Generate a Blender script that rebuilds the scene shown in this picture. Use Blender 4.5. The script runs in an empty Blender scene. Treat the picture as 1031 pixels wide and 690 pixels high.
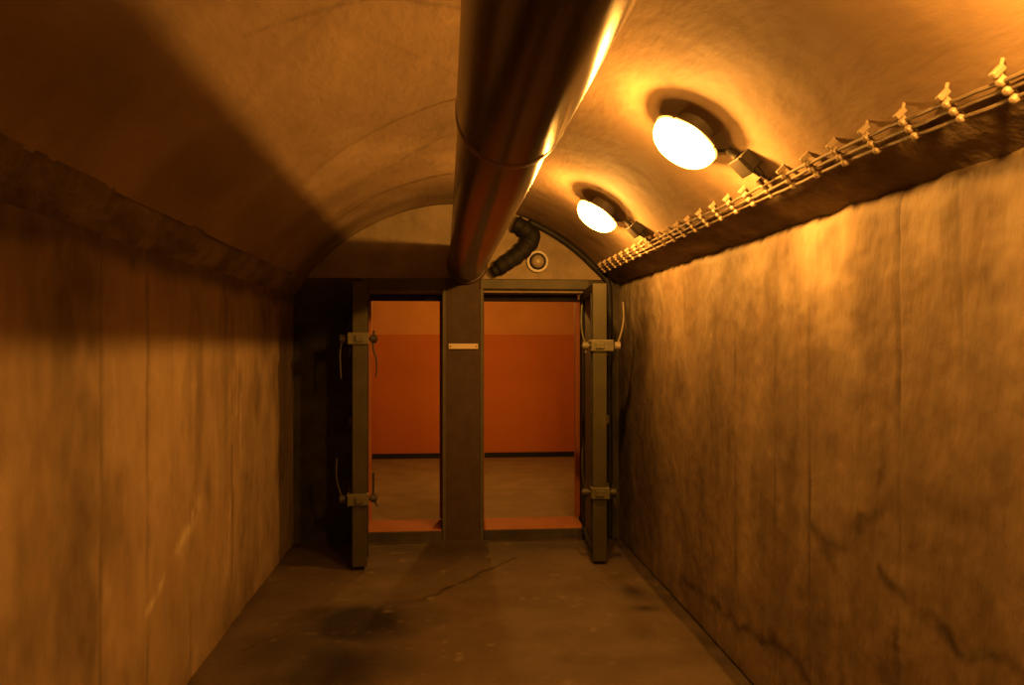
import bpy, bmesh, math
import numpy as np
from mathutils import Vector, Matrix
from math import sin, cos, pi, sqrt, radians, atan2

SC = bpy.context.scene
COL = SC.collection

# ------------------------------------------------------------------ camera
cam = bpy.data.cameras.new('camera')
cam.sensor_width = 36.0
cam.lens = 790.0 / 1031.0 * 36.0
cam.clip_start = 0.05
camo = bpy.data.objects.new('camera', cam)
COL.objects.link(camo)
camo.location = (0, 0, 1.6)
camo.rotation_euler = (radians(90.145), 0, radians(-4.96))
SC.camera = camo

# ------------------------------------------------------------------ world, exposure
w = bpy.data.worlds.new('world')
SC.world = w
w.use_nodes = True
w.node_tree.nodes['Background'].inputs[0].default_value = (0.02, 0.008, 0.004, 1)
w.node_tree.nodes['Background'].inputs[1].default_value = 0.2
SC.view_settings.view_transform = 'Standard'
SC.view_settings.look = 'None'
SC.view_settings.gamma = 1.0
SC.view_settings.exposure = 0.0
SC.view_settings.use_curve_mapping = False

LAMP_COLOR = (1.0, 0.415, 0.062)
BULB_POWER = 135.0
ROOM_BULB = 145.0
LAMP_STRENGTH = 42.0
LAMP_Y = [3.05, 4.84, 1.26]
ROOM_LAMP = 30.0

# ------------------------------------------------------------------ helpers
def vnoise(x, y, seed=0):
    xi = np.floor(x).astype(np.int64); yi = np.floor(y).astype(np.int64)
    xf = x - xi; yf = y - yi
    def h(a, b):
        n = (a * 374761393 + b * 668265263 + seed * 1442695041) & 0xffffffff
        n = ((n ^ (n >> 13)) * 1274126177) & 0xffffffff
        return ((n ^ (n >> 16)) & 0xffff) / 65535.0
    u = xf * xf * (3 - 2 * xf); v = yf * yf * (3 - 2 * yf)
    return (h(xi, yi) * (1 - u) + h(xi + 1, yi) * u) * (1 - v) + (h(xi, yi + 1) * (1 - u) + h(xi + 1, yi + 1) * u) * v

def fbm(x, y, seed=0, octv=4):
    s = 0; a = 0.5; t = 0
    for k in range(octv):
        s = s + a * vnoise(x * 2 ** k, y * 2 ** k, seed + k * 17); t += a; a *= 0.5
    return s / t * 2 - 1

def pdist(u, v, pts):
    d = np.full(u.shape, 1e9)
    for (ax, ay), (bx, by) in zip(pts[:-1], pts[1:]):
        dx, dy = bx - ax, by - ay
        t = np.clip(((u - ax) * dx + (v - ay) * dy) / (dx * dx + dy * dy + 1e-9), 0, 1)
        d = np.minimum(d, np.hypot(u - ax - t * dx, v - ay - t * dy))
    return d

def line(u, v, pts, wd, k=1.0, warp=0.02, seed=5):
    uu = u + warp * fbm(u * 9, v * 9, seed, 3); vv = v + warp * fbm(u * 9, v * 9, seed + 50, 3)
    return k * np.clip(1 - pdist(uu, vv, pts) / wd, 0, 1) * (0.55 + 0.45 * vnoise(u * 23, v * 23, seed + 9))

def blob(u, v, cu, cv, ru, rv, k=1.0, seed=3):
    uu = u + ru * .35 * fbm(u * 5, v * 5, seed, 4); vv = v + rv * .35 * fbm(u * 5, v * 5, seed + 31, 4)
    return k * np.exp(-(((uu - cu) / ru) ** 2 + ((vv - cv) / rv) ** 2))

def link(name, me, m=None, parent=None, smooth=True):
    o = bpy.data.objects.new(name, me)
    COL.objects.link(o)
    if m is not None and not me.materials: me.materials.append(m)
    if parent is not None: o.parent = parent
    if smooth:
        me.polygons.foreach_set('use_smooth', [True] * len(me.polygons))
    return o

def tag(o, label=None, cat=None, group=None, kind=None):
    if label: o['label'] = label
    if cat: o['category'] = cat
    if group: o['group'] = group
    if kind: o['kind'] = kind
    return o

def grid(name, P, m, stain_shade=None, chip_light=None, parent=None, flip=False):
    """P: (n, m, 3) array of points."""
    n, k = P.shape[:2]
    idx = np.arange(n * k).reshape(n, k)
    q = np.stack([idx[:-1, :-1], idx[1:, :-1], idx[1:, 1:], idx[:-1, 1:]], -1).reshape(-1, 4)
    if flip: q = q[:, ::-1]
    me = bpy.data.meshes.new(name)
    me.vertices.add(n * k); me.vertices.foreach_set('co', P.astype(np.float32).ravel())
    me.loops.add(q.size); me.loops.foreach_set('vertex_index', q.ravel().astype(np.int32))
    me.polygons.add(len(q))
    me.polygons.foreach_set('loop_start', np.arange(0, q.size, 4, dtype=np.int32))
    me.polygons.foreach_set('loop_total', np.full(len(q), 4, dtype=np.int32))
    me.update(); me.validate()
    for nm, a in (('stain_shade', stain_shade), ('chip_light', chip_light)):
        at = me.attributes.new(nm, 'FLOAT', 'POINT')
        at.data.foreach_set('value', (np.zeros(n * k) if a is None else np.clip(a, 0, 1).ravel()).astype(np.float32))
    return link(name, me, m, parent)

def empty(name, loc=(0, 0, 0), mat=None):
    o = bpy.data.objects.new(name, None)
    o.empty_display_size = .1
    COL.objects.link(o)
    if mat is not None: o.matrix_world = mat
    else: o.location = loc
    return o

class MB:
    def __init__(s): s.bm = bmesh.new()
    def box(s, x0, x1, y0, y1, z0, z1, bev=0.0, seg=2):
        b = bmesh.new()
        r = bmesh.ops.create_cube(b, size=1)
        bmesh.ops.scale(b, vec=(abs(x1 - x0), abs(y1 - y0), abs(z1 - z0)), verts=r['verts'])
        bmesh.ops.translate(b, vec=((x0 + x1) / 2, (y0 + y1) / 2, (z0 + z1) / 2), verts=r['verts'])
        if bev: bmesh.ops.bevel(b, geom=b.edges[:], offset=bev, segments=seg, profile=.5, affect='EDGES')
        s.merge(b); return s
    def merge(s, b):
        me = bpy.data.meshes.new('tmp'); b.to_mesh(me); b.free()
        s.bm.from_mesh(me); bpy.data.meshes.remove(me)
    def tube(s, pts, r, n=12, cap=True):
        pts = [Vector(p) for p in pts]
        rr = r if isinstance(r, (list, tuple)) else [r] * len(pts)
        rings = []
        t0 = (pts[1] - pts[0]).normalized()
        up = Vector((0, 0, 1)) if abs(t0.z) < .9 else Vector((1, 0, 0))
        a = t0.cross(up).normalized()
        for i, p in enumerate(pts):
            t = ((pts[min(i + 1, len(pts) - 1)] - pts[max(i - 1, 0)])).normalized()
            a = (a - t * a.dot(t)).normalized(); b = t.cross(a)
            rings.append([s.bm.verts.new(p + (a * cos(2 * pi * k / n) + b * sin(2 * pi * k / n)) * rr[i]) for k in range(n)])
        for i in range(len(rings) - 1):
            for k in range(n):
                s.bm.faces.new((rings[i][k], rings[i][(k + 1) % n], rings[i + 1][(k + 1) % n], rings[i + 1][k]))
        if cap:
            s.bm.faces.new(rings[0][::-1]); s.bm.faces.new(rings[-1])
        return s
    def lathe(s, prof, n=32, mat=Matrix()):
        """profile of (r, z) about local z"""
        rings = []
        for r, z in prof:
            if r < 1e-6: rings.append([s.bm.verts.new(mat @ Vector((0, 0, z)))])
            else: rings.append([s.bm.verts.new(mat @ Vector((r * cos(2 * pi * k / n), r * sin(2 * pi * k / n), z))) for k in range(n)])
        for A, B in zip(rings[:-1], rings[1:]):
            for k in range(n):
                if len(A) == 1 and len(B) == 1: continue
                if len(A) == 1: s.bm.faces.new((A[0], B[(k + 1) % n], B[k]))
                elif len(B) == 1: s.bm.faces.new((A[k], A[(k + 1) % n], B[0]))
                else: s.bm.faces.new((A[k], A[(k + 1) % n], B[(k + 1) % n], B[k]))
        return s
    def build(s, name, m, parent=None, smooth=False):
        bmesh.ops.recalc_face_normals(s.bm, faces=s.bm.faces)
        me = bpy.data.meshes.new(name); s.bm.to_mesh(me); s.bm.free()
        o = link(name, me, m, parent, smooth)
        if smooth:
            try: me.set_sharp_from_angle(angle=radians(40))
            except Exception: pass
        return o

def smooth_path(pts, n=6):
    pts = [Vector(p) for p in pts]; out = []
    P = [pts[0]] + pts + [pts[-1]]
    for i in range(1, len(P) - 2):
        for k in range(n):
            t = k / n
            a, b, c, d = P[i - 1], P[i], P[i + 1], P[i + 2]
            out.append(.5 * ((2 * b) + (c - a) * t + (2 * a - 5 * b + 4 * c - d) * t * t + (-a + 3 * b - 3 * c + d) * t ** 3))
    out.append(pts[-1])
    return out

# ------------------------------------------------------------------ materials
def mat(name, c1, c2, rough=.8, scale=3.0, bump=.0, bscale=40.0, stretch=(1, 1, 1), dark=None, light=None, metal=0.0, spec=.3, rvar=0.0):
    m = bpy.data.materials.new(name); m.use_nodes = True
    nt = m.node_tree; N = nt.nodes; L = nt.links
    b = N['Principled BSDF']
    b.inputs['Roughness'].default_value = rough
    b.inputs['Metallic'].default_value = metal
    b.inputs['Specular IOR Level'].default_value = spec
    tc = N.new('ShaderNodeTexCoord'); mp = N.new('ShaderNodeMapping')
    mp.inputs['Scale'].default_value = stretch
    L.new(tc.outputs['Object'], mp.inputs[0])
    n1 = N.new('ShaderNodeTexNoise'); n1.inputs['Scale'].default_value = scale; n1.inputs['Detail'].default_value = 8
    n1.inputs['Roughness'].default_value = .62
    L.new(mp.outputs[0], n1.inputs['Vector'])
    r = N.new('ShaderNodeMapRange'); r.inputs[1].default_value = .32; r.inputs[2].default_value = .68
    L.new(n1.outputs['Fac'], r.inputs[0])
    mx = N.new('ShaderNodeMix'); mx.data_type = 'RGBA'
    mx.inputs[6].default_value = (*c1, 1); mx.inputs[7].default_value = (*c2, 1)
    L.new(r.outputs[0], mx.inputs[0])
    out = mx.outputs[2]
    for nm, c in (('stain_shade', dark), ('chip_light', light)):
        if c is None: continue
        at = N.new('ShaderNodeAttribute'); at.attribute_name = nm
        m2 = N.new('ShaderNodeMix'); m2.data_type = 'RGBA'; m2.inputs[7].default_value = (*c, 1)
        L.new(at.outputs['Fac'], m2.inputs[0]); L.new(out, m2.inputs[6]); out = m2.outputs[2]
    L.new(out, b.inputs['Base Color'])
    if rvar:
        rr = N.new('ShaderNodeMapRange'); rr.inputs[3].default_value = rough - rvar; rr.inputs[4].default_value = rough + rvar
        L.new(n1.outputs['Fac'], rr.inputs[0]); L.new(rr.outputs[0], b.inputs['Roughness'])
    if bump:
        n2 = N.new('ShaderNodeTexNoise'); n2.inputs['Scale'].default_value = bscale; n2.inputs['Detail'].default_value = 6
        L.new(mp.outputs[0], n2.inputs['Vector'])
        bp = N.new('ShaderNodeBump'); bp.inputs['Distance'].default_value = bump; bp.inputs['Strength'].default_value = 1
        L.new(n2.outputs['Fac'], bp.inputs['Height']); L.new(bp.outputs[0], b.inputs['Normal'])
    return m

def glass(name, col, s):
    m = bpy.data.materials.new(name); m.use_nodes = True
    nt = m.node_tree; nt.nodes.clear()
    o = nt.nodes.new('ShaderNodeOutputMaterial'); mx = nt.nodes.new('ShaderNodeMixShader')
    e = nt.nodes.new('ShaderNodeEmission'); t = nt.nodes.new('ShaderNodeBsdfTransparent')
    e.inputs[0].default_value = (*col, 1); e.inputs[1].default_value = s
    mx.inputs[0].default_value = .5
    nt.links.new(e.outputs[0], mx.inputs[1]); nt.links.new(t.outputs[0], mx.inputs[2]); nt.links.new(mx.outputs[0], o.inputs[0])
    return m

def emis(name, col, s):
    m = bpy.data.materials.new(name); m.use_nodes = True
    b = m.node_tree.nodes['Principled BSDF']
    b.inputs['Base Color'].default_value = (.8, .7, .5, 1)
    b.inputs['Emission Color'].default_value = (*col, 1)
    b.inputs['Emission Strength'].default_value = s
    return m

M = {}
M['wall'] = mat('concrete_wall', (0.2406, 0.1672, 0.099), (0.4042, 0.2904, 0.1733), .8, 2.2, .006, 30, (1, 1, .45), dark=(.055, .035, .025), light=(.70, .58, .38))
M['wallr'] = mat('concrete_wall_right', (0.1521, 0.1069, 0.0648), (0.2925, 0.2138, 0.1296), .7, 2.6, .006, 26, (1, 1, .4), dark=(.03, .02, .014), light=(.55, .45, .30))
M['ceil'] = mat('vault_plaster', (0.2277, 0.155, 0.093), (0.3348, 0.2356, 0.1426), .85, 1.3, .003, 22, (1.4, .5, 1), dark=(.10, .065, .04), light=(.75, .6, .4))
M['floor'] = mat('floor_concrete', (0.0896, 0.0616, 0.0392), (0.14, 0.1008, 0.0616), .75, 2.5, .004, 35, dark=(.014, .009, .006), light=(.4, .32, .22))
M['ledge'] = mat('ledge_concrete', (0.1904, 0.14, 0.0896), (0.336, 0.252, 0.1568), .9, 6, .010, 22, dark=(.04, .03, .02))
M['endwall'] = mat('end_wall_dark_paint', (.035, .03, .025), (.09, .075, .055), .8, 4, .003, 30)
M['lunette'] = mat('lunette_plaster', (0.228, 0.18, 0.114), (0.33, 0.258, 0.162), .85, 6, .006, 18)
M['pillar'] = mat('pillar_paint', (0.057, 0.0372, 0.0248), (0.084, 0.0546, 0.036), .8, 8, .002, 50)
M['steel'] = mat('frame_steel', (0.0741, 0.0663, 0.036), (0.114, 0.0969, 0.0528), .6, 6, .001, 60)
M['leaf'] = mat('door_steel', (0.0429, 0.0382, 0.0166), (0.0627, 0.0518, 0.022), .55, 5, .001, 60)
M['seal'] = mat('rubber_seal', (.015, .015, .015), (.03, .03, .03), .8, 10)
M['latch'] = mat('latch_paint', (0.084, 0.0805, 0.0455), (0.14, 0.126, 0.07), .5, 12, .001, 60)
M['handle'] = mat('handle_iron', (.035, .03, .025), (.07, .06, .045), .45, 12)
M['handle_light'] = mat('handle_worn', (0.196, 0.168, 0.119), (0.28, 0.238, 0.168), .45, 12)
M['pipe'] = mat('pipe_paint', (.06, .038, .03), (.10, .055, .042), .22, 5, .0025, 5, (1, .35, 1), spec=.5, rvar=.08)
M['collar'] = mat('collar_steel', (.10, .06, .045), (.15, .09, .065), .35, 8, .001, 30, spec=.5)
M['base'] = mat('lamp_base', (.10, .08, .06), (.16, .13, .1), .5, 8)
M['black'] = mat('black_cable', (.012, .011, .01), (.03, .027, .022), .6, 9)
M['blacktube'] = mat('black_tube', (0.0054, 0.0048, 0.0042), (0.015, 0.012, 0.0096), .7, 9, .004, 30)
M['cable'] = mat('grey_cable', (0.154, 0.119, 0.084), (0.238, 0.189, 0.126), .4, 9, spec=.5)
M['clamp'] = mat('clamp_porcelain', (0.36, 0.279, 0.189), (0.425, 0.3375, 0.231), .4, 9, spec=.5)
M['box'] = mat('junction_plastic', (0.033, 0.027, 0.021), (0.054, 0.045, 0.036), .5, 9)
M['plate'] = mat('label_plate', (.62, .52, .36), (.72, .6, .42), .5, 9)
M['vent'] = mat('vent_metal', (0.225, 0.18, 0.12), (0.315, 0.255, 0.165), .4, 9, spec=.5)
M['sill'] = mat('sill_paint', (0.336, 0.1105, 0.04), (0.416, 0.153, 0.056), .6, 6)
M['roomfloor'] = mat('room_floor', (.20, .15, .09), (.30, .22, .13), .7, 3, .003, 30)
M['roomceil'] = mat('room_ceiling', (0.3, 0.24, 0.168), (0.36, 0.288, 0.192), .85, 3)
M['glow'] = glass('lit_glass', LAMP_COLOR, LAMP_STRENGTH)
M['glowroom'] = glass('lit_glass_room', LAMP_COLOR, ROOM_LAMP)

def room_paint():
    m = mat('two_tone_paint', (.60, .27, .085), (.68, .32, .10), .75, 3, .002, 30)
    nt = m.node_tree; N = nt.nodes; L = nt.links; b = N['Principled BSDF']
    g = N.new('ShaderNodeNewGeometry'); s = N.new('ShaderNodeSeparateXYZ'); L.new(g.outputs['Position'], s.inputs[0])
    c = N.new('ShaderNodeMath'); c.operation = 'LESS_THAN'; c.inputs[1].default_value = 1.74; L.new(s.outputs['Z'], c.inputs[0])
    mx = N.new('ShaderNodeMix'); mx.data_type = 'RGBA'; mx.inputs[7].default_value = (.56, .175, .035, 1)
    src = b.inputs['Base Color'].links[0].from_socket
    L.new(c.outputs[0], mx.inputs[0]); L.new(src, mx.inputs[6]); L.new(mx.outputs[2], b.inputs['Base Color'])
    return m
M['room'] = room_paint()

# ------------------------------------------------------------------ setting
XL, XR = -1.208, 1.455
CX, CZ, R = 0.12, 1.209, 1.541
Y0, Y1 = -2.6, 6.45
YB = 6.85
def vz(x): return CZ + sqrt(R * R - (x - CX) ** 2)

def vframe(x, y, up=0.0):
    """matrix at a point on the vault: local z into the tunnel, local y along it"""
    n = Vector((-(x - CX), 0, -(vz(x) - CZ))).normalized()
    yy = Vector((0, 1, 0)); xx = yy.cross(n)
    m = Matrix.Identity(4)
    for i in range(3): m[i][0] = xx[i]; m[i][1] = yy[i]; m[i][2] = n[i]
    p = Vector((x, y, vz(x))) + n * up
    m[0][3], m[1][3], m[2][3] = p
    return m

# ---- left wall
yy = np.linspace(Y0, Y1, 560); zz = np.linspace(0, 1.99, 140)
Yg, Zg = np.meshgrid(yy, zz, indexing='ij')
def joints(Yg, Zg, ys, wd, depth, seed):
    st = np.zeros(Yg.shape); dp = np.zeros(Yg.shape)
    for i, (y, k, top) in enumerate(ys):
        wob = .012 * fbm(Zg * 2.5, Zg * 0 + i * 3.3, seed + i, 3)
        d = np.abs(Yg - y - wob)
        a = np.clip(1 - d / wd, 0, 1) * k * (.15 + .85 * vnoise(Zg * 4, Zg * 0 + i * 5.5, seed + 7)) * (Zg < top)
        st = np.maximum(st, a); dp = np.maximum(dp, a * depth)
    return st, dp
stL, dpL = joints(Yg, Zg, [(2.50, .35, 3), (2.90, 1.3, 3), (3.34, .95, 3), (3.62, .3, 3), (3.87, .6, 3), (4.25, .35, 3), (4.62, 1.0, 3), (4.93, .55, 3), (5.5, .45, 3), (2.15, .4, 3), (1.2, .5, 3), (.4, .5, 3)], .030, .006, 3)
stL = stL * .75
streak = np.clip(fbm(Yg * 5, Zg * .8, 61, 4) * 1.5, 0, 1)
stL = np.maximum(stL, streak * .45)
stL = np.maximum(stL, np.clip(fbm(Yg * 2.2, Zg * 1.5, 62, 5) * 2.0 - .1, 0, 1) * .55)
stL = np.maximum(stL, blob(Yg, Zg, 2.90, .98, .18, .22, .45))
stL = np.maximum(stL, blob(Yg, Zg, 2.35, .75, .22, .2, .4, 8))
stL = np.maximum(stL, blob(Yg, Zg, 5.2, 1.25, .14, .22, .5, 12))
stL = np.maximum(stL, blob(Yg, Zg, 4.15, .85, .07, .2, .5, 15))
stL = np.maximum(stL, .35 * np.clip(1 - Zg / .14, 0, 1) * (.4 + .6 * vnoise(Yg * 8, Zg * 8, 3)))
stL = np.maximum(stL, .75 * np.clip((Zg - 1.86 + .03 * fbm(Yg * 3, Zg, 66, 3)) / .08, 0, 1))  # wall gets darker towards its top, just below the ledge
chL = line(Yg, Zg, [(3.34, .52), (3.5, .60)], .035, .7, .04) + line(Yg, Zg, [(3.66, .66), (3.80, .70), (3.98, .80)], .05, .6, .05, 8)
chL = chL * np.clip(fbm(Yg * 14, Zg * 14, 77, 3) * 2.5 + .8, 0, 1)
for (a, b, c, d) in ((4.52, .3, 4.56, .75), (4.45, .25, 4.47, .5), (4.72, 1.2, 4.73, 1.55), (4.8, .95, 4.82, 1.3), (4.62, 1.05, 4.63, 1.2)):
    chL = chL + line(Yg, Zg, [(a, b), (c, d)], .016, .45, .03, 13)
XX = XL + .010 * fbm(Yg * 1.6, Zg * 1.6, 21, 5) + .0025 * fbm(Yg * 14, Zg * 14, 22, 3) - dpL
stL = np.clip(stL + .18 * fbm(Yg * 16, Zg * 10, 401, 3), 0, 1); chL = chL + .12 * np.clip(fbm(Yg * 11, Zg * 7, 402, 4), 0, 1)
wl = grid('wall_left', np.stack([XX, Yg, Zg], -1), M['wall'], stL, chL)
tag(wl, 'left stained concrete wall with vertical board joints', 'wall', kind='structure')

# ---- right wall
zz2 = np.linspace(0, 2.115, 190)
Yg, Zg = np.meshgrid(np.linspace(Y0, Y1, 640), zz2, indexing='ij')
stR, dpR = joints(Yg, Zg, [(4.63, .6, 1.5), (3.83, .7, 3), (3.35, .5, 3), (3.02, 1.1, 1.75), (2.40, .9, 3), (2.11, .5, 3), (1.93, .3, 3), (5.3, .5, 3), (4.2, .35, 3), (2.68, .35, 3), (1.5, .5, 3), (.6, .5, 3)], .016, .008, 43)
streak = np.clip(fbm(Yg * 6, Zg * .9, 71, 4) * 1.3, 0, 1) * np.clip(1.5 - Zg * .5, 0, 1)
stR = np.maximum(stR * .95, streak * .5)
stR = np.maximum(stR, np.clip(fbm(Yg * 1.5, Zg * 1.4, 72, 5) * 1.8 - .1, 0, 1) * .5 * np.clip(1.9 - Zg, .3, 1))
C = [([(4.74, .15), (3.83, .22), (3.38, .28), (3.03, .24), (2.7, .1)], .030, .8),
     ([(3.03, .9), (2.90, .86), (2.79, .83), (2.66, .92), (2.52, 1.04)], .028, .75),
     ([(2.50, .86), (2.41, .81), (2.25, .76), (2.09, .73), (1.98, .78), (1.86, .74), (1.6, .7)], .024, .8),
     ([(2.79, .83), (2.76, .6), (2.75, .36), (2.78, .1)], .026, .6),
     ([(2.41, .68), (2.43, .4), (2.42, .1)], .020, .7),
     ([(2.52, 1.04), (2.5, 1.3)], .02, .4)]
for i, (p, wd, k) in enumerate(C):
    a = line(Yg, Zg, p, wd * 1.8, k * 1.25, .06, 80 + i) * np.clip(.95 + fbm(Yg * 7, Zg * 7, 95 + i, 3), 0, 1); stR = np.maximum(stR, a); dpR = np.maximum(dpR, a * .0015)
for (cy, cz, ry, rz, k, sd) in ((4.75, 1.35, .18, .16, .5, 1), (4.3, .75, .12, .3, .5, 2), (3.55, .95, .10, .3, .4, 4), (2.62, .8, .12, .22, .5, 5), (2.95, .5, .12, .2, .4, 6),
                                (2.8, 1.5, .15, .2, .35, 7), (5.5, .7, .5, .8, .6, 9), (5.9, 1.4, .5, 1.0, .7, 19), (6.3, 1, .5, 1.6, .7, 20), (2.35, .5, .3, .12, .3, 10), (1.9, .6, .15, .15, .45, 11), (3.9, .3, .3, .1, .4, 14)):  # wide blobs near the doors paint in the open leaf's shade
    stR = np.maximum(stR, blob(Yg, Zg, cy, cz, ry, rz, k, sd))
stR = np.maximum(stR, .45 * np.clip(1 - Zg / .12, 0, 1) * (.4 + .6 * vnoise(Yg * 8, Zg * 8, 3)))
litR = np.clip(fbm(Yg * 4, Zg * 2, 91, 5) * 1.5 + .25, 0, 1) * .55 * np.clip((Zg - 1.25) / .7, 0, 1)  # upper wall painted paler where the lamplight strikes it
stR = np.clip(stR + .22 * fbm(Yg * 15, Zg * 11, 403, 3), 0, 1)
edge = np.clip((Zg - 2.04) / .075, 0, 1)
XX = XR - .012 * fbm(Yg * 1.8, Zg * 1.5, 31, 5) - .004 * fbm(Yg * 11, Zg * 11, 32, 4) * (1 + 2 * np.clip(Zg - 1.3, 0, 1)) + dpR + .03 * edge ** 2 * (1 + .8 * fbm(Yg * 6, Zg * 0, 35, 4))
ZZ = Zg + edge * .012 * fbm(Yg * 7, Zg * 0, 36, 4)
wr = grid('wall_right', np.stack([XX, Yg, ZZ], -1), M['wallr'], stR, litR, flip=True)
tag(wr, 'right concrete wall, brightly lit near its rough top edge', 'wall', kind='structure')

# ---- floor with a gutter at the right wall
xs = np.concatenate([np.linspace(XL - .02, 1.35, 150), np.linspace(1.355, XR + .02, 26)])
Xg, Yg = np.meshgrid(xs, np.linspace(Y0, Y1, 520), indexing='ij')
fz = .006 * fbm(Xg * 1.5, Yg * 1.5, 51, 5) + .0015 * fbm(Xg * 15, Yg * 15, 52, 3)
gut = np.clip((Xg - 1.355 - .02 * fbm(Yg * 3, Yg * 0, 53, 4)) / .03, 0, 1)
fz = fz - .012 * gut
sf = np.zeros(Xg.shape)
for i, (p, wd, k) in enumerate([([(.50, 5.85), (.42, 5.76), (.15, 5.32), (0, 5.15), (-.11, 4.98)], .030, 1.1), ([(-.11, 4.98), (-.29, 4.90), (-.48, 4.84), (-.68, 4.71), (-.9, 4.45), (-1.05, 4.2)], .05, .8),
                                 ([(-.29, 4.9), (-.1, 4.85), (0, 4.7)], .015, .5), ([(-.2, 4.5), (-.1, 4.4), (-.14, 4.25)], .012, .5), ([(-.45, 4.84), (-.6, 4.6), (-.62, 4.3), (-.75, 4.0)], .03, .6),
                                 ([(-.4, 4.8), (-.42, 4.5), (-.38, 4.1), (-.42, 3.8)], .05, .6), ([(-.2, 4.75), (-.24, 4.4), (-.2, 4.1)], .05, .5), ([(-.6, 4.7), (-.7, 4.4), (-.66, 4.1), (-.8, 3.7)], .05, .6)]):
    sf = np.maximum(sf, line(Xg, Yg, p, wd, k, .04, 120 + i))
for (cx, cy, rx, ry, k, sd) in ((-.50, 4.55, .34, .34, 1.3, 1), (-.55, 3.95, .36, .5, 1.0, 2), (-.85, 4.2, .25, .3, .7, 3), (-.75, 3.4, .3, .3, .6, 33), (1.22, 5.0, .09, .14, .8, 4), (1.2, 4.68, .09, .07, .8, 5),
                                (1.1, 4.3, .08, .1, .35, 15), (-.1, 6.15, .8, .30, .65, 6), (.8, 6.2, .6, .22, .6, 7), (-.5, 5.6, .6, .2, .3, 9), (.9, 3.9, .3, .1, .2, 10)):
    sf = np.maximum(sf, blob(Xg, Yg, cx, cy, rx, ry, k, sd))
sf = np.maximum(sf, gut * (.4 + .4 * vnoise(Xg * 12, Yg * 9, 77)))
sf = np.maximum(sf, np.clip(fbm(Xg * 2.2, Yg * 2.2, 140, 5) * 1.2, 0, 1) * .35)
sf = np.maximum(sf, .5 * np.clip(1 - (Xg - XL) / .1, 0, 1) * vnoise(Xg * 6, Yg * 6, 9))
chf = np.clip(fbm(Xg * 12, Yg * 12, 150, 4) * 2.5 - 1.1, 0, 1) * .3
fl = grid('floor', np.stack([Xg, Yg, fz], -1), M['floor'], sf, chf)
tag(fl, 'cracked concrete tunnel floor with damp dark patches', 'floor', kind='structure')

# ---- vault
FL, FR = -1.12, 1.30
a0 = math.asin((FL - CX) / R); a1 = math.asin((FR - CX) / R)
Ag, Yg = np.meshgrid(np.linspace(a0, a1, 240), np.linspace(Y0, Y1, 480), indexing='ij')
rr = R + .012 * fbm(Ag * 2.2, Yg * 1.1, 201, 5) + .0025 * fbm(Ag * 14, Yg * 9, 202, 4)
edgeL = np.clip(1 - (Ag - a0) / .05, 0, 1); edgeR = np.clip(1 - (a1 - Ag) / .04, 0, 1)
rr = rr - .012 * edgeL * fbm(Yg * 9, Yg * 0, 203, 4) - .01 * edgeR * fbm(Yg * 9, Yg * 0, 204, 4)
Xv = CX + rr * np.sin(Ag); Zv = CZ + rr * np.cos(Ag)
sc = np.clip(fbm(Ag * 1.7, Yg * 2.6, 210, 5) * 1.5, 0, 1) * .42
for i, (p, wd, k) in enumerate([([(-.85, 5.2), (-.73, 5.05), (-.5, 4.95), (-.28, 4.81), (-.1, 4.5), (.1, 4.2), (.5, 4.0)], .022, .8), ([(-.6, 2.5), (-.21, 2.56), (.06, 2.68), (.5, 2.7)], .02, .6)]):
    sc = np.maximum(sc, line(Xv, Yg, p, wd, k, .04, 220 + i))
sc = np.maximum(sc, np.clip(1 - np.abs(Yg - 6.1 - .06 * fbm(Ag * 3, Yg, 230, 3)) / .22, 0, 1) * .55 * (Xv < .3))  # dark band painted in as the arch rib's shadow
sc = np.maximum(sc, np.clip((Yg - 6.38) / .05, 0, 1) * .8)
chc = np.clip(fbm(Ag * 2.5, Yg * 1.8, 240, 4) * 1.4 - .1, 0, 1) * .25
ce = grid('ceiling', np.stack([Xv, Yg, Zv], -1), M['ceil'], sc, chc)
tag(ce, 'shallow barrel vault ceiling of streaky plaster', 'ceiling', kind='structure')

# ---- ledges under the vault (rough concrete between vault foot and wall top)
def ledge(name, p0, p1, sd, label, flip):
    T, Yg = np.meshgrid(np.linspace(0, 1, 18), np.linspace(Y0, Y1, 520), indexing='ij')
    dx, dz = p1[0] - p0[0], p1[1] - p0[1]; Ln = sqrt(dx * dx + dz * dz); nx, nz = -dz / Ln, dx / Ln
    if nz > 0: nx, nz = -nx, -nz
    b = .010 * fbm(T * 2, Yg * 2.2, sd, 5) + .006 * np.sin(T * pi) + .004 * fbm(T * 6, Yg * 12, sd + 3, 3)
    X = p0[0] + dx * T + nx * b; Z = p0[1] + dz * T + nz * b
    st = np.clip(.3 + fbm(T * 2, Yg * 3, sd + 8, 4), 0, 1) * .6
    return tag(grid(name, np.stack([X, Yg, Z], -1), M['ledge'], st, None, flip=flip), label, 'trim', kind='structure')
ledge('trim_1', (FL + .005, vz(FL) + .01), (XL - .03, 1.96), 301, 'rough dark ledge along the left wall under the vault', False)
ledge('trim_2', (FR - .005, vz(FR) + .01), (XR + .035, 2.095), 305, 'rough dark ledge under the cables above the right wall', True)

# outer shell keeping the tunnel closed
s = MB(); s.box(XL - .3, XR + .3, Y0 - .1, Y0, -.1, 2.9)
tag(s.build('wall_rear', M['wall']), 'plain concrete wall closing the tunnel behind the viewer', 'wall', kind='structure')

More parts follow.
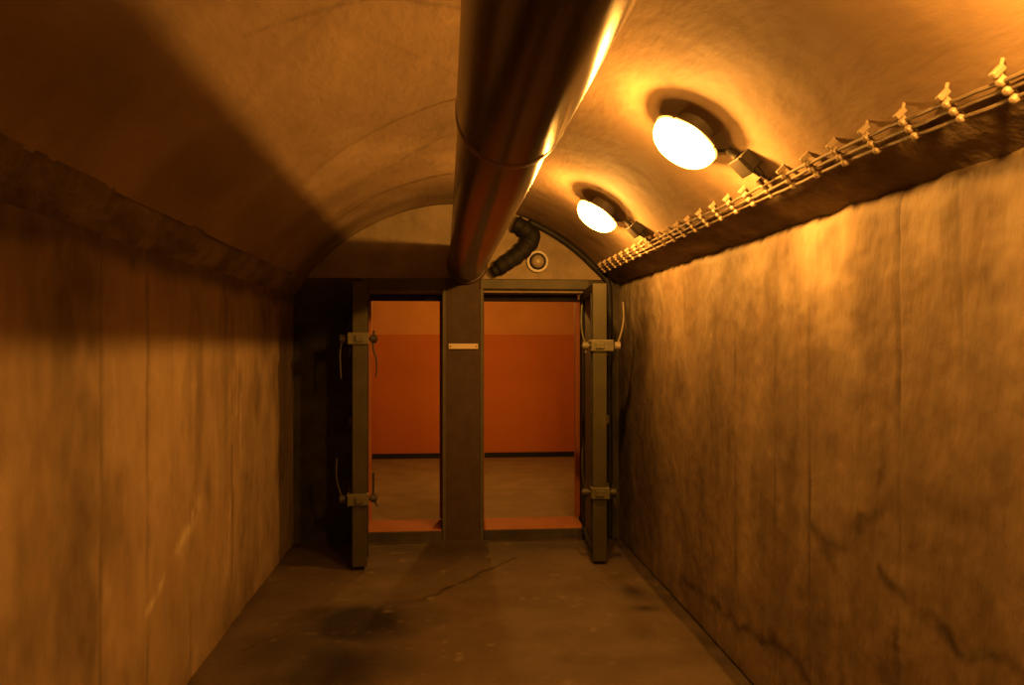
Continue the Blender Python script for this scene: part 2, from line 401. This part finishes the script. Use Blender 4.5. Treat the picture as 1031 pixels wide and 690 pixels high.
# ---- end wall: dark lower part with two openings, pale lunette above
OL0, OL1, OR0, OR1 = -.64, -.015, .326, 1.165
TOP = 2.06
e = MB()
e.box(-1.4, OL0 - .02, Y1, YB, -.05, 2.14); e.box(OR1 + .02, 1.7, Y1, YB, -.05, 2.14)
e.box(OL0 - .03, OR1 + .03, Y1 + .01, YB, TOP + .02, 2.14)
tag(e.build('wall_end', M['endwall']), 'dark painted end wall around the two doorways', 'wall', kind='structure')
# lunette
b = bmesh.new(); N_ = 60
arc = []
xs = np.linspace(-1.3, 1.5, N_)
for x in xs: arc.append((x, CZ + sqrt(max((R + .12) ** 2 - (x - CX) ** 2, 0))))
pts = [(-1.3, 2.14)] + [(x, max(z, 2.15)) for x, z in arc] + [(1.5, 2.14)]
vs0 = [b.verts.new((x, Y1, z)) for x, z in pts]; vs1 = [b.verts.new((x, YB, z)) for x, z in pts]
b.faces.new(vs0); b.faces.new(vs1[::-1])
for i in range(len(pts)): b.faces.new((vs0[i], vs0[(i + 1) % len(pts)], vs1[(i + 1) % len(pts)], vs1[i]))
mb = MB(); mb.merge(b)
tag(mb.build('wall_lunette', M['lunette']), 'pale plaster half-moon wall above the doorways, under the vault', 'wall', kind='structure')
# pillar between the doorways
p = empty('pillar', ((OL1 + OR0) / 2, 6.43, 0))
tag(p, 'dark grey-brown concrete pillar standing between the two doorways', 'pillar', kind='structure')
hw = (OR0 - OL1) / 2
q = MB(); q.box(-hw, hw, 0, YB - 6.43, -.02, 2.14, .006); q.build('shaft', M['pillar'], p)
q = MB(); q.box(-hw + .004, -hw + .03, -.008, .03, .0, 2.06, .003); q.build('edge_strip', M['steel'], p)
q = MB(); q.box(hw - .03, hw - .004, -.008, .03, .0, 2.06, .003); q.build('edge_strip', M['steel'], p)
pl = empty('label_plate', (.158, 6.418, 1.585))
tag(pl, 'small pale blank strip plate fixed across the dark pillar', 'plate')
q = MB(); q.box(-.12, .12, -.006, .0, -.022, .022, .003); q.build('plate', M['plate'], pl)
for sx in (-1, 1):
    q = MB(); q.tube([(sx * .105, -.009, 0), (sx * .105, .012, 0)], .006, 10); q.build('screw', M['handle'], pl)

# steel frames of both doorways (front frame, rear frame, sill)
def frame(name, x0, x1, label):
    r = empty(name, ((x0 + x1) / 2, Y1, 0)); h = (x1 - x0) / 2
    tag(r, label, 'door frame', kind='structure')
    q = MB(); q.box(-h - .03, h + .03, -.035, .03, TOP - .005, TOP + .075, .006); q.build('head', M['steel'], r)
    for s_ in (-1, 1):
        q = MB(); q.box(min(s_ * h, s_ * (h + .06)), max(s_ * h, s_ * (h + .06)), -.02, .05, .0, TOP, .006)
        if not ((name == 'trim_3' and s_ > 0) or (name == 'trim_4' and s_ < 0)): q.build('jamb', M['steel'], r)
        q = MB(); q.box(min(s_ * (h - .022), s_ * (h + .02)), max(s_ * (h - .022), s_ * (h + .02)), .33, .385, .10, 1.99, .004); q.build('rear_jamb', M['sill'], r)
    q = MB(); q.box(-h, h, .03, .34, TOP - .03, TOP + .03); q.build('soffit', M['lunette'], r)
    q = MB(); q.box(-h, h, .32, .40, 1.975, 2.045, .006); q.build('rear_head', M['endwall'], r)
    q = MB(); q.box(-h, h, -.01, .40, -.02, .085, .010); q.build('sill', M['sill'], r)
    q = MB(); q.box(-h, h, -.035, -.008, -.02, .078, .004); q.build('sill_plate', M['endwall'], r)
    return r
frame('trim_3', OL0, OL1, 'dark steel frame and orange sill of the left doorway')
frame('trim_4', OR0, OR1, 'olive steel frame and orange sill of the right doorway')

# ------------------------------------------------------------------ steel door leaves
def door(name, hinge, free, side, label):
    """leaf local frame: origin at the hinge foot, -y towards the free edge, +x = towards tunnel middle * side"""
    hx, hy = hinge; fx, fy = free
    wd = sqrt((fx - hx) ** 2 + (fy - hy) ** 2)
    ang = atan2(fy - hy, fx - hx) + pi / 2
    r = empty(name, (hx, hy, 0)); r.rotation_euler = (0, 0, ang)
    tag(r, label, 'door', kind='structure')
    t = .052; z0, z1 = .025, 2.045
    s = side
    q = MB(); q.box(-t + .008, t - .008, -wd + .012, 0, z0 + .01, z1 - .01); q.build('leaf_panel', M['leaf'], r)
    q = MB()
    q.box(-t, t, -wd, -wd + .035, z0, z1, .006)
    q.box(-t, t, -.035, 0, z0, z1, .006)
    q.box(-t, t, -wd + .03, -.03, z1 - .05, z1, .004); q.box(-t, t, -wd + .03, -.03, z0, z0 + .05, .004)
    q.build('edge_frame', M['leaf'], r)
    for zc in (.55, 1.05, 1.55):      # outer stiffening ribs
        q = MB(); q.box(min(-s * (t - .01), -s * (t + .022)), max(-s * (t - .01), -s * (t + .022)), -wd + .06, -.05, zc - .03, zc + .03, .004); q.build('stiffener', M['leaf'], r)
    q = MB()                          # rubber gasket on the closing face
    xi0, xi1 = sorted((s * (t - .006), s * (t + .010)))
    q.box(xi0, xi1, -wd + .04, -wd + .065, z0 + .06, z1 - .06); q.box(xi0, xi1, -.065, -.04, z0 + .06, z1 - .06)
    q.box(xi0, xi1, -wd + .04, -.04, z1 - .085, z1 - .06); q.box(xi0, xi1, -wd + .04, -.04, z0 + .06, z0 + .085)
    q.build('gasket', M['seal'], r)
    for zc in (.32, 1.78):            # hinges
        q = MB(); q.tube([(-s * .0, .02, zc - .07), (-s * .0, .02, zc + .07)], .022, 14)
        q.box(-.03, .03, -.03, .028, zc - .05, zc + .05, .003); q.build('hinge', M['leaf'], r, True)
    return r, wd, t, s

def latch(D, z, inner, outer, wide, mi, mo):
    """latch block wrapping the free edge with a lever on each face; inner / outer: path of the lever as (along x out, y, z) offsets"""
    r, wd, t, s = D
    q = MB(); q.box(*(sorted((-s * (t + wide), s * (t + .012)))), -wd - .018, -wd + .10, z - .040, z + .045, .008)
    q.box(-t * .6, t * .6, -wd - .03, -wd - .01, z - .02, z + .025, .005)
    b = q.build('latch_block', M['latch'], r)
    q = MB(); q.tube([(-s * (t + wide + .045), -wd + .05, z), (s * (t + .075), -wd + .05, z)], .014, 14); q.build('spindle', M['handle'], b, True)
    for sg, path, m in ((s, inner, mi), (-s, outer, mo)):
        base = t + (.045 if sg == s else wide + .03)
        q = MB(); q.tube([(sg * (base - .018), -wd + .05, z), (sg * (base + .022), -wd + .05, z)], .030, 16)
        pp = smooth_path([(sg * (base + a), -wd + .05 + b_, z + c) for a, b_, c in path], 5)
        n = len(pp); q.tube(pp, [.009 - .0035 * i / (n - 1) for i in range(n)], 10)
        q.build('lever', m, b, True)

DL = door('door_1', (-.69, 6.43), (-.593, 5.62), 1, 'left olive steel blast door leaf standing open, seen on its edge')
latch(DL, 1.64, [(0, 0, 0), (.004, 0, .06)][::-1] + [(.0, -.01, -.07), (.022, -.02, -.16), (.018, -.02, -.27)], [(0, 0, .03), (0, 0, 0), (.02, -.01, -.1), (.012, -.02, -.28)], .035, M['handle'], M['handle'])
latch(DL, .50, [(0, 0, .18), (0, 0, .08), (0, 0, 0), (.03, 0, -.06)], [(.0, 0, -.03), (0, 0, 0), (.028, -.01, .08), (.045, -.02, .18), (.042, -.02, .30)], .035, M['handle'], M['handle'])
DR = door('door_2', (1.20, 6.43), (1.125, 5.61), -1, 'right olive steel blast door leaf standing open, seen on its edge')
latch(DR, 1.59, [(0, 0, -.05), (0, 0, 0), (.026, -.01, .09), (.035, -.02, .18), (.03, -.02, .30)], [(0, 0, -.03), (0, 0, 0), (.03, -.01, .10), (.045, -.02, .2), (.04, -.02, .32)], .05, M['latch'], M['handle_light'])
latch(DR, .52, [(0, 0, -.05), (0, 0, 0), (.02, -.01, .1), (.03, -.02, .2), (.025, -.02, .33)], [(0, 0, .05), (0, 0, 0), (.02, -.01, -.1)], .02, M['handle'], M['handle'])

# ------------------------------------------------------------------ room beyond the doorways
ra = dict(x0=-3.2, x1=3.6, y1=11.1, h=2.55)
s = MB(); s.box(ra['x0'], ra['x1'], ra['y1'], ra['y1'] + .1, 0, ra['h'] + .1); tag(s.build('wall_back', M['room']), 'two-tone orange wall of the room beyond the doorways', 'wall', kind='structure')
s = MB(); s.box(ra['x0'] - .1, ra['x0'], YB, ra['y1'] + .1, 0, ra['h'] + .1); tag(s.build('wall_room_left', M['room']), 'left wall of the orange room beyond', 'wall', kind='structure')
s = MB(); s.box(ra['x1'], ra['x1'] + .1, YB, ra['y1'] + .1, 0, ra['h'] + .1); tag(s.build('wall_room_right', M['room']), 'right wall of the orange room beyond', 'wall', kind='structure')
s = MB(); s.box(ra['x0'], -1.4, YB - .1, YB, 0, ra['h'] + .1); s.box(1.7, ra['x1'], YB - .1, YB, 0, ra['h'] + .1); tag(s.build('wall_room_front', M['room']), 'room side of the end wall beside the doorways', 'wall', kind='structure')
s = MB(); s.box(ra['x0'], ra['x1'], YB - .1, ra['y1'] + .1, ra['h'], ra['h'] + .1); tag(s.build('ceiling_room', M['roomceil']), 'flat ceiling of the room beyond', 'ceiling', kind='structure')
s = MB(); s.box(ra['x0'], ra['x1'], Y1 + .02, ra['y1'] + .1, -.1, 0); tag(s.build('floor_room', M['roomfloor']), 'brown concrete floor of the room beyond the doorways', 'floor', kind='structure')
s = MB(); s.box(ra['x0'], ra['x1'], ra['y1'] - .02, ra['y1'], 0, .07, .004); tag(s.build('baseboard_back', M['seal']), 'dark skirting at the foot of the orange wall', 'baseboard', kind='structure')

# ------------------------------------------------------------------ lamps
def bulkhead(mx, label, glow, power=BULB_POWER, group='round bulkhead lamps on the vault'):
    r = empty('ceiling_light', mat=mx)
    tag(r, label, 'lamp', group)
    q = MB(); q.lathe([(0, -.012), (.085, -.012), (.080, .0), (.084, .056), (.138, .058), (.142, .061), (.142, .068), (.128, .070), (0, .070)], 40); q.build('base_plate', M['base'], r, True)
    prof = [(.131, .067), (.137, .075), (.136, .091), (.128, .112), (.113, .130), (.092, .144), (.064, .154), (.032, .160), (0, .161)]
    q = MB(); q.lathe(prof, 40); q.build('glass_dome', glow, r, True)
    q = MB(); q.lathe([(0, .068), (.02, .068), (.02, .078), (.013, .082), (0, .082)], 20); q.build('bulb_socket', M['base'], r, True)
    ld = bpy.data.lights.new('bulb', 'POINT'); ld.color = LAMP_COLOR; ld.energy = power; ld.shadow_soft_size = .028
    lo = bpy.data.objects.new('bulb', ld); COL.objects.link(lo); lo.parent = r; lo.location = (0, 0, .128)
    for k in range(4):
        a = pi / 4 + k * pi / 2
        q = MB(); q.tube([(.138 * cos(a), .138 * sin(a), .054), (.138 * cos(a), .138 * sin(a), .072)], .006, 10); q.build('screw', M['handle'], r, True)
    return r
LX = 1.0
labs = ['glowing round bulkhead lamp on the vault, the nearer and larger one in view', 'glowing round bulkhead lamp on the vault, the farther one beside the doors', 'glowing round bulkhead lamp on the vault just outside the frame']
for Y, lb in zip(LAMP_Y, labs): bulkhead(vframe(LX, Y), lb, M['glow'])
mr = Matrix.Translation((.35, 9.0, ra['h'])) @ Matrix.Rotation(pi, 4, 'X')
bulkhead(mr, 'round bulkhead lamp on the flat ceiling of the room beyond', M['glowroom'], ROOM_BULB)

# junction boxes with their lamp leads
JX = 1.185
def jbox(y, label, lampy):
    mx = vframe(JX, y)
    r = empty('junction_box', mat=mx); tag(r, label, 'junction box', 'junction boxes beside the lamps')
    q = MB(); q.box(-.038, .038, -.050, .050, -.015, .045, .008); q.build('body', M['box'], r)
    q = MB(); q.box(-.041, .041, -.053, .053, .045, .056, .004); q.build('lid', M['box'], r)
    s_ = 1 if (mx.to_3x3() @ Vector((1, 0, 0))).x < 0 else -1
    q = MB(); q.tube([(s_ * .04, .02, .022), (s_ * .085, .03, .022)], [.018, .012], 12); q.build('gland', M['box'], r, True)
    q = MB(); q.tube([(-s_ * .03, -.02, .022), (-s_ * .075, -.025, .022)], [.018, .012], 12); q.build('gland', M['box'], r, True)
    P0 = mx @ Vector((s_ * .08, .03, .022)); lm = vframe(LX, lampy)
    d = (P0 - lm.translation); d.normalize()
    P2 = lm.translation + d * .088 + lm.to_3x3() @ Vector((0, 0, .03)); mid = (P0 + P2) / 2 + Vector((0, 0, -.012))
    q = MB(); q.tube(smooth_path([P0, mid, P2], 6), .0055, 8)
    o = q.build('lamp_lead', M['black'], None, True)
    tag(o, 'thin black lead joining %s' % ('nearer lamp to its junction box' if lampy < 4 and lampy > 2 else 'farther lamp to its junction box' if lampy > 4 else 'out-of-frame lamp to its junction box'), 'cable', 'lamp leads')
    # tail from the box down to the cable run
    A = mx @ Vector((-s_ * .07, -.025, .022)); B = Vector((1.250, A.y - .02, 2.235))
    q = MB(); q.tube(smooth_path([A, (A + B) / 2 + Vector((0, -.015, -.01)), B], 6), .006, 8); q.build('tail_cable', M['black'], None, True)
    t_ = [o_ for o_ in COL.objects if o_.name.startswith('tail_cable')][-1]
    mw = r.matrix_world.copy(); t_.parent = r; t_.matrix_parent_inverse = mw.inverted()
    return r
jbox(2.96, 'dark plastic junction box beside the nearer lamp', 3.06)
jbox(4.72, 'dark plastic junction box beside the farther lamp', 4.85)
jbox(1.17, 'dark plastic junction box beside the out-of-frame lamp', 1.27)

# ------------------------------------------------------------------ clipped cable run under the vault
def droop(y): return -.004 - .032 * min(max((2.5 - y) / .85, 0), 1) ** 1.3
cr = empty('cable_run', (1.262, 1.5, 2.2186))
tag(cr, 'three thin cables held by pale knobbed clamps along the right vault foot', 'cable run')
tdir = Vector((.70, 0, -.714)); ndir = Vector((-.714, 0, -.70))
for k, sft in enumerate((-.014, .011, .036)):
    pts = []
    for i in range(120):
        y = Y0 + (6.32 - Y0) * i / 119
        sg = .0015 * sin(y * 33.6 + k) + .002 * sin(y * 7 + 2 * k)
        pts.append(tdir * sft + ndir * 0.0 + Vector((0, y - 1.5, 0)) + Vector((0, 0, sg + droop(y))))
    q = MB(); q.tube(pts, .0058, 8); q.build('cable', M['cable'], cr, True)
bar = saddle = None
ncl = 0
for i in range(-8, 26):
    y = 1.664 + .189 * i
    if y > 6.30: break
    mx = Matrix.Identity(4)
    for a in range(3): mx[a][0] = tdir[a]; mx[a][1] = (0, 1, 0)[a]; mx[a][2] = -ndir[a]
    mx.translation = Vector((0, y - 1.5, droop(y))); mx = mx @ Matrix.Rotation(radians([3, -4, 1, 5, -2, 0, -5][i % 7]), 4, 'Z')
    if bar is None:
        q = MB(); q.box(-.046, -.028, -.009, .009, -.012, .024, .004); q.tube([(-.040, 0, .02), (-.050, 0, .036)], .005, 8); q.box(-.045, .050, -.0065, .0065, .003, .010, .002)
        bar = q.build('cable_clamp', M['clamp'], cr); o = bar
        q = MB(); q.lathe([(0, -.0155), (.0095, -.012), (.0132, -.003), (.0125, .006), (0, .010)], 12); saddle = q.build('saddle', M['clamp'], o, True)
        sd0 = saddle; sd0.location = (-.014, 0, 0)
    else:
        o = bar.copy(); COL.objects.link(o); o.parent = cr
        sd0 = saddle.copy(); COL.objects.link(sd0); sd0.parent = o; sd0.location = (-.014, 0, 0)
    o.matrix_local = mx
    for sft in (.011, .036):
        c = saddle.copy(); COL.objects.link(c); c.parent = o; c.location = (sft, 0, 0)

# ------------------------------------------------------------------ big ventilation pipe
PX, PZ = .19, 2.26
vp = empty('ventilation_pipe', (PX, 2.2, PZ))
tag(vp, 'large dark brown glossy pipe hanging under the vault into the end wall', 'pipe')
def seg(y0, y1, r, name, m, seed):
    b = MB(); n = 64; k = max(2, int((y1 - y0) / .05))
    pts = [(0, y0 - 2.2 + (y1 - y0) * i / k, 0) for i in range(k + 1)]
    b.tube(pts, r, n)
    o = b.build(name, m, vp, True)
    co = np.zeros(len(o.data.vertices) * 3, np.float32); o.data.vertices.foreach_get('co', co); co = co.reshape(-1, 3)
    a = np.arctan2(co[:, 2], co[:, 0])
    f = 1 + .012 * fbm(np.cos(a) * 1.5 + 5, co[:, 1] * 1.1 + np.sin(a), seed, 3)
    co[:, 0] *= f; co[:, 2] *= f; o.data.vertices.foreach_set('co', co.ravel()); o.data.update()
    return o
seg(-2.5, 2.22, .157, 'pipe_section', M['pipe'], 401)
seg(2.20, 6.44, .149, 'pipe_section', M['pipe'], 402)
c = MB(); c.tube([(0, 2.17 - 2.2, 0), (0, 2.19 - 2.2, 0), (0, 2.24 - 2.2, 0), (0, 2.26 - 2.2, 0)], [.1565, .159, .158, .1495], 64); c.build('collar', M['collar'], vp, True)
c = MB(); c.tube([(0, 6.34 - 2.2, 0), (0, 6.36 - 2.2, 0), (0, 6.44 - 2.2, 0)], [.152, .166, .168], 48); c.build('wall_flange', M['collar'], vp, True)
for y in (.4, 2.0, 3.6, 5.2):
    c = MB(); c.tube([(0, y - 2.2, .14), (0, y - 2.2, vz(PX) - PZ + .01)], .007, 8); c.build('hanger_rod', M['handle'], vp, True)

# black curved tube standing in for a dark shape beside the pipe end
q = MB()
pp = smooth_path([(.58, 6.37, 2.585), (.655, 6.37, 2.545), (.715, 6.37, 2.475), (.67, 6.37, 2.40), (.60, 6.37, 2.33), (.52, 6.37, 2.275), (.45, 6.37, 2.225), (.395, 6.37, 2.185)], 6)
n = len(pp); q.tube(pp, [(.074 - .02 * abs(i / (n - 1) - .35) + .005 * sin(i * 1.3)) * (1 if i < n - 5 else .75) for i in range(n)], 14)
tag(q.build('black_tube', M['blacktube'], None, True), 'thick black tube curling down beside the pipe end above the right doorway', 'hose')

# black cable along the arch edge and down the right corner
q = MB()
pts = [(x, 6.405, vz(x) - .03) for x in np.linspace(.70, 1.22, 9)] + [(1.30, 6.39, 2.18), (1.345, 6.385, 2.12), (1.36, 6.385, 2.0), (1.365, 6.385, 1.7), (1.36, 6.385, 1.2), (1.365, 6.385, .6), (1.36, 6.385, .02)]
q.tube(smooth_path(pts, 5), .024, 12)
tag(q.build('black_cable', M['black'], None, True), 'black cable following the arch edge then down the right corner', 'cable')

# round vent cover on the lunette
vc = empty('round_vent', (.77, Y1, 2.285)); vc.rotation_euler = (radians(90), 0, 0)
tag(vc, 'small round metal vent with domed cap on the pale wall over the right doorway', 'vent')
q = MB(); q.lathe([(.070, -.01), (.070, .03), (.088, .03), (.092, .022), (.092, -.01)], 36); q.build('rim', M['vent'], vc, True)
q = MB(); q.lathe([(0, .0), (.071, .0), (.071, .004), (0, .004)], 36); q.build('recess', M['seal'], vc, True)
q = MB(); q.lathe([(.052, .004), (.055, .03), (.050, .043), (.034, .054), (0, .060)], 32); q.build('cap', M['vent'], vc, True)
q = MB(); q.tube([(-.055, .02, .045), (.0, .062, .02)], .004, 8); q.build('pin', M['handle'], vc, True)
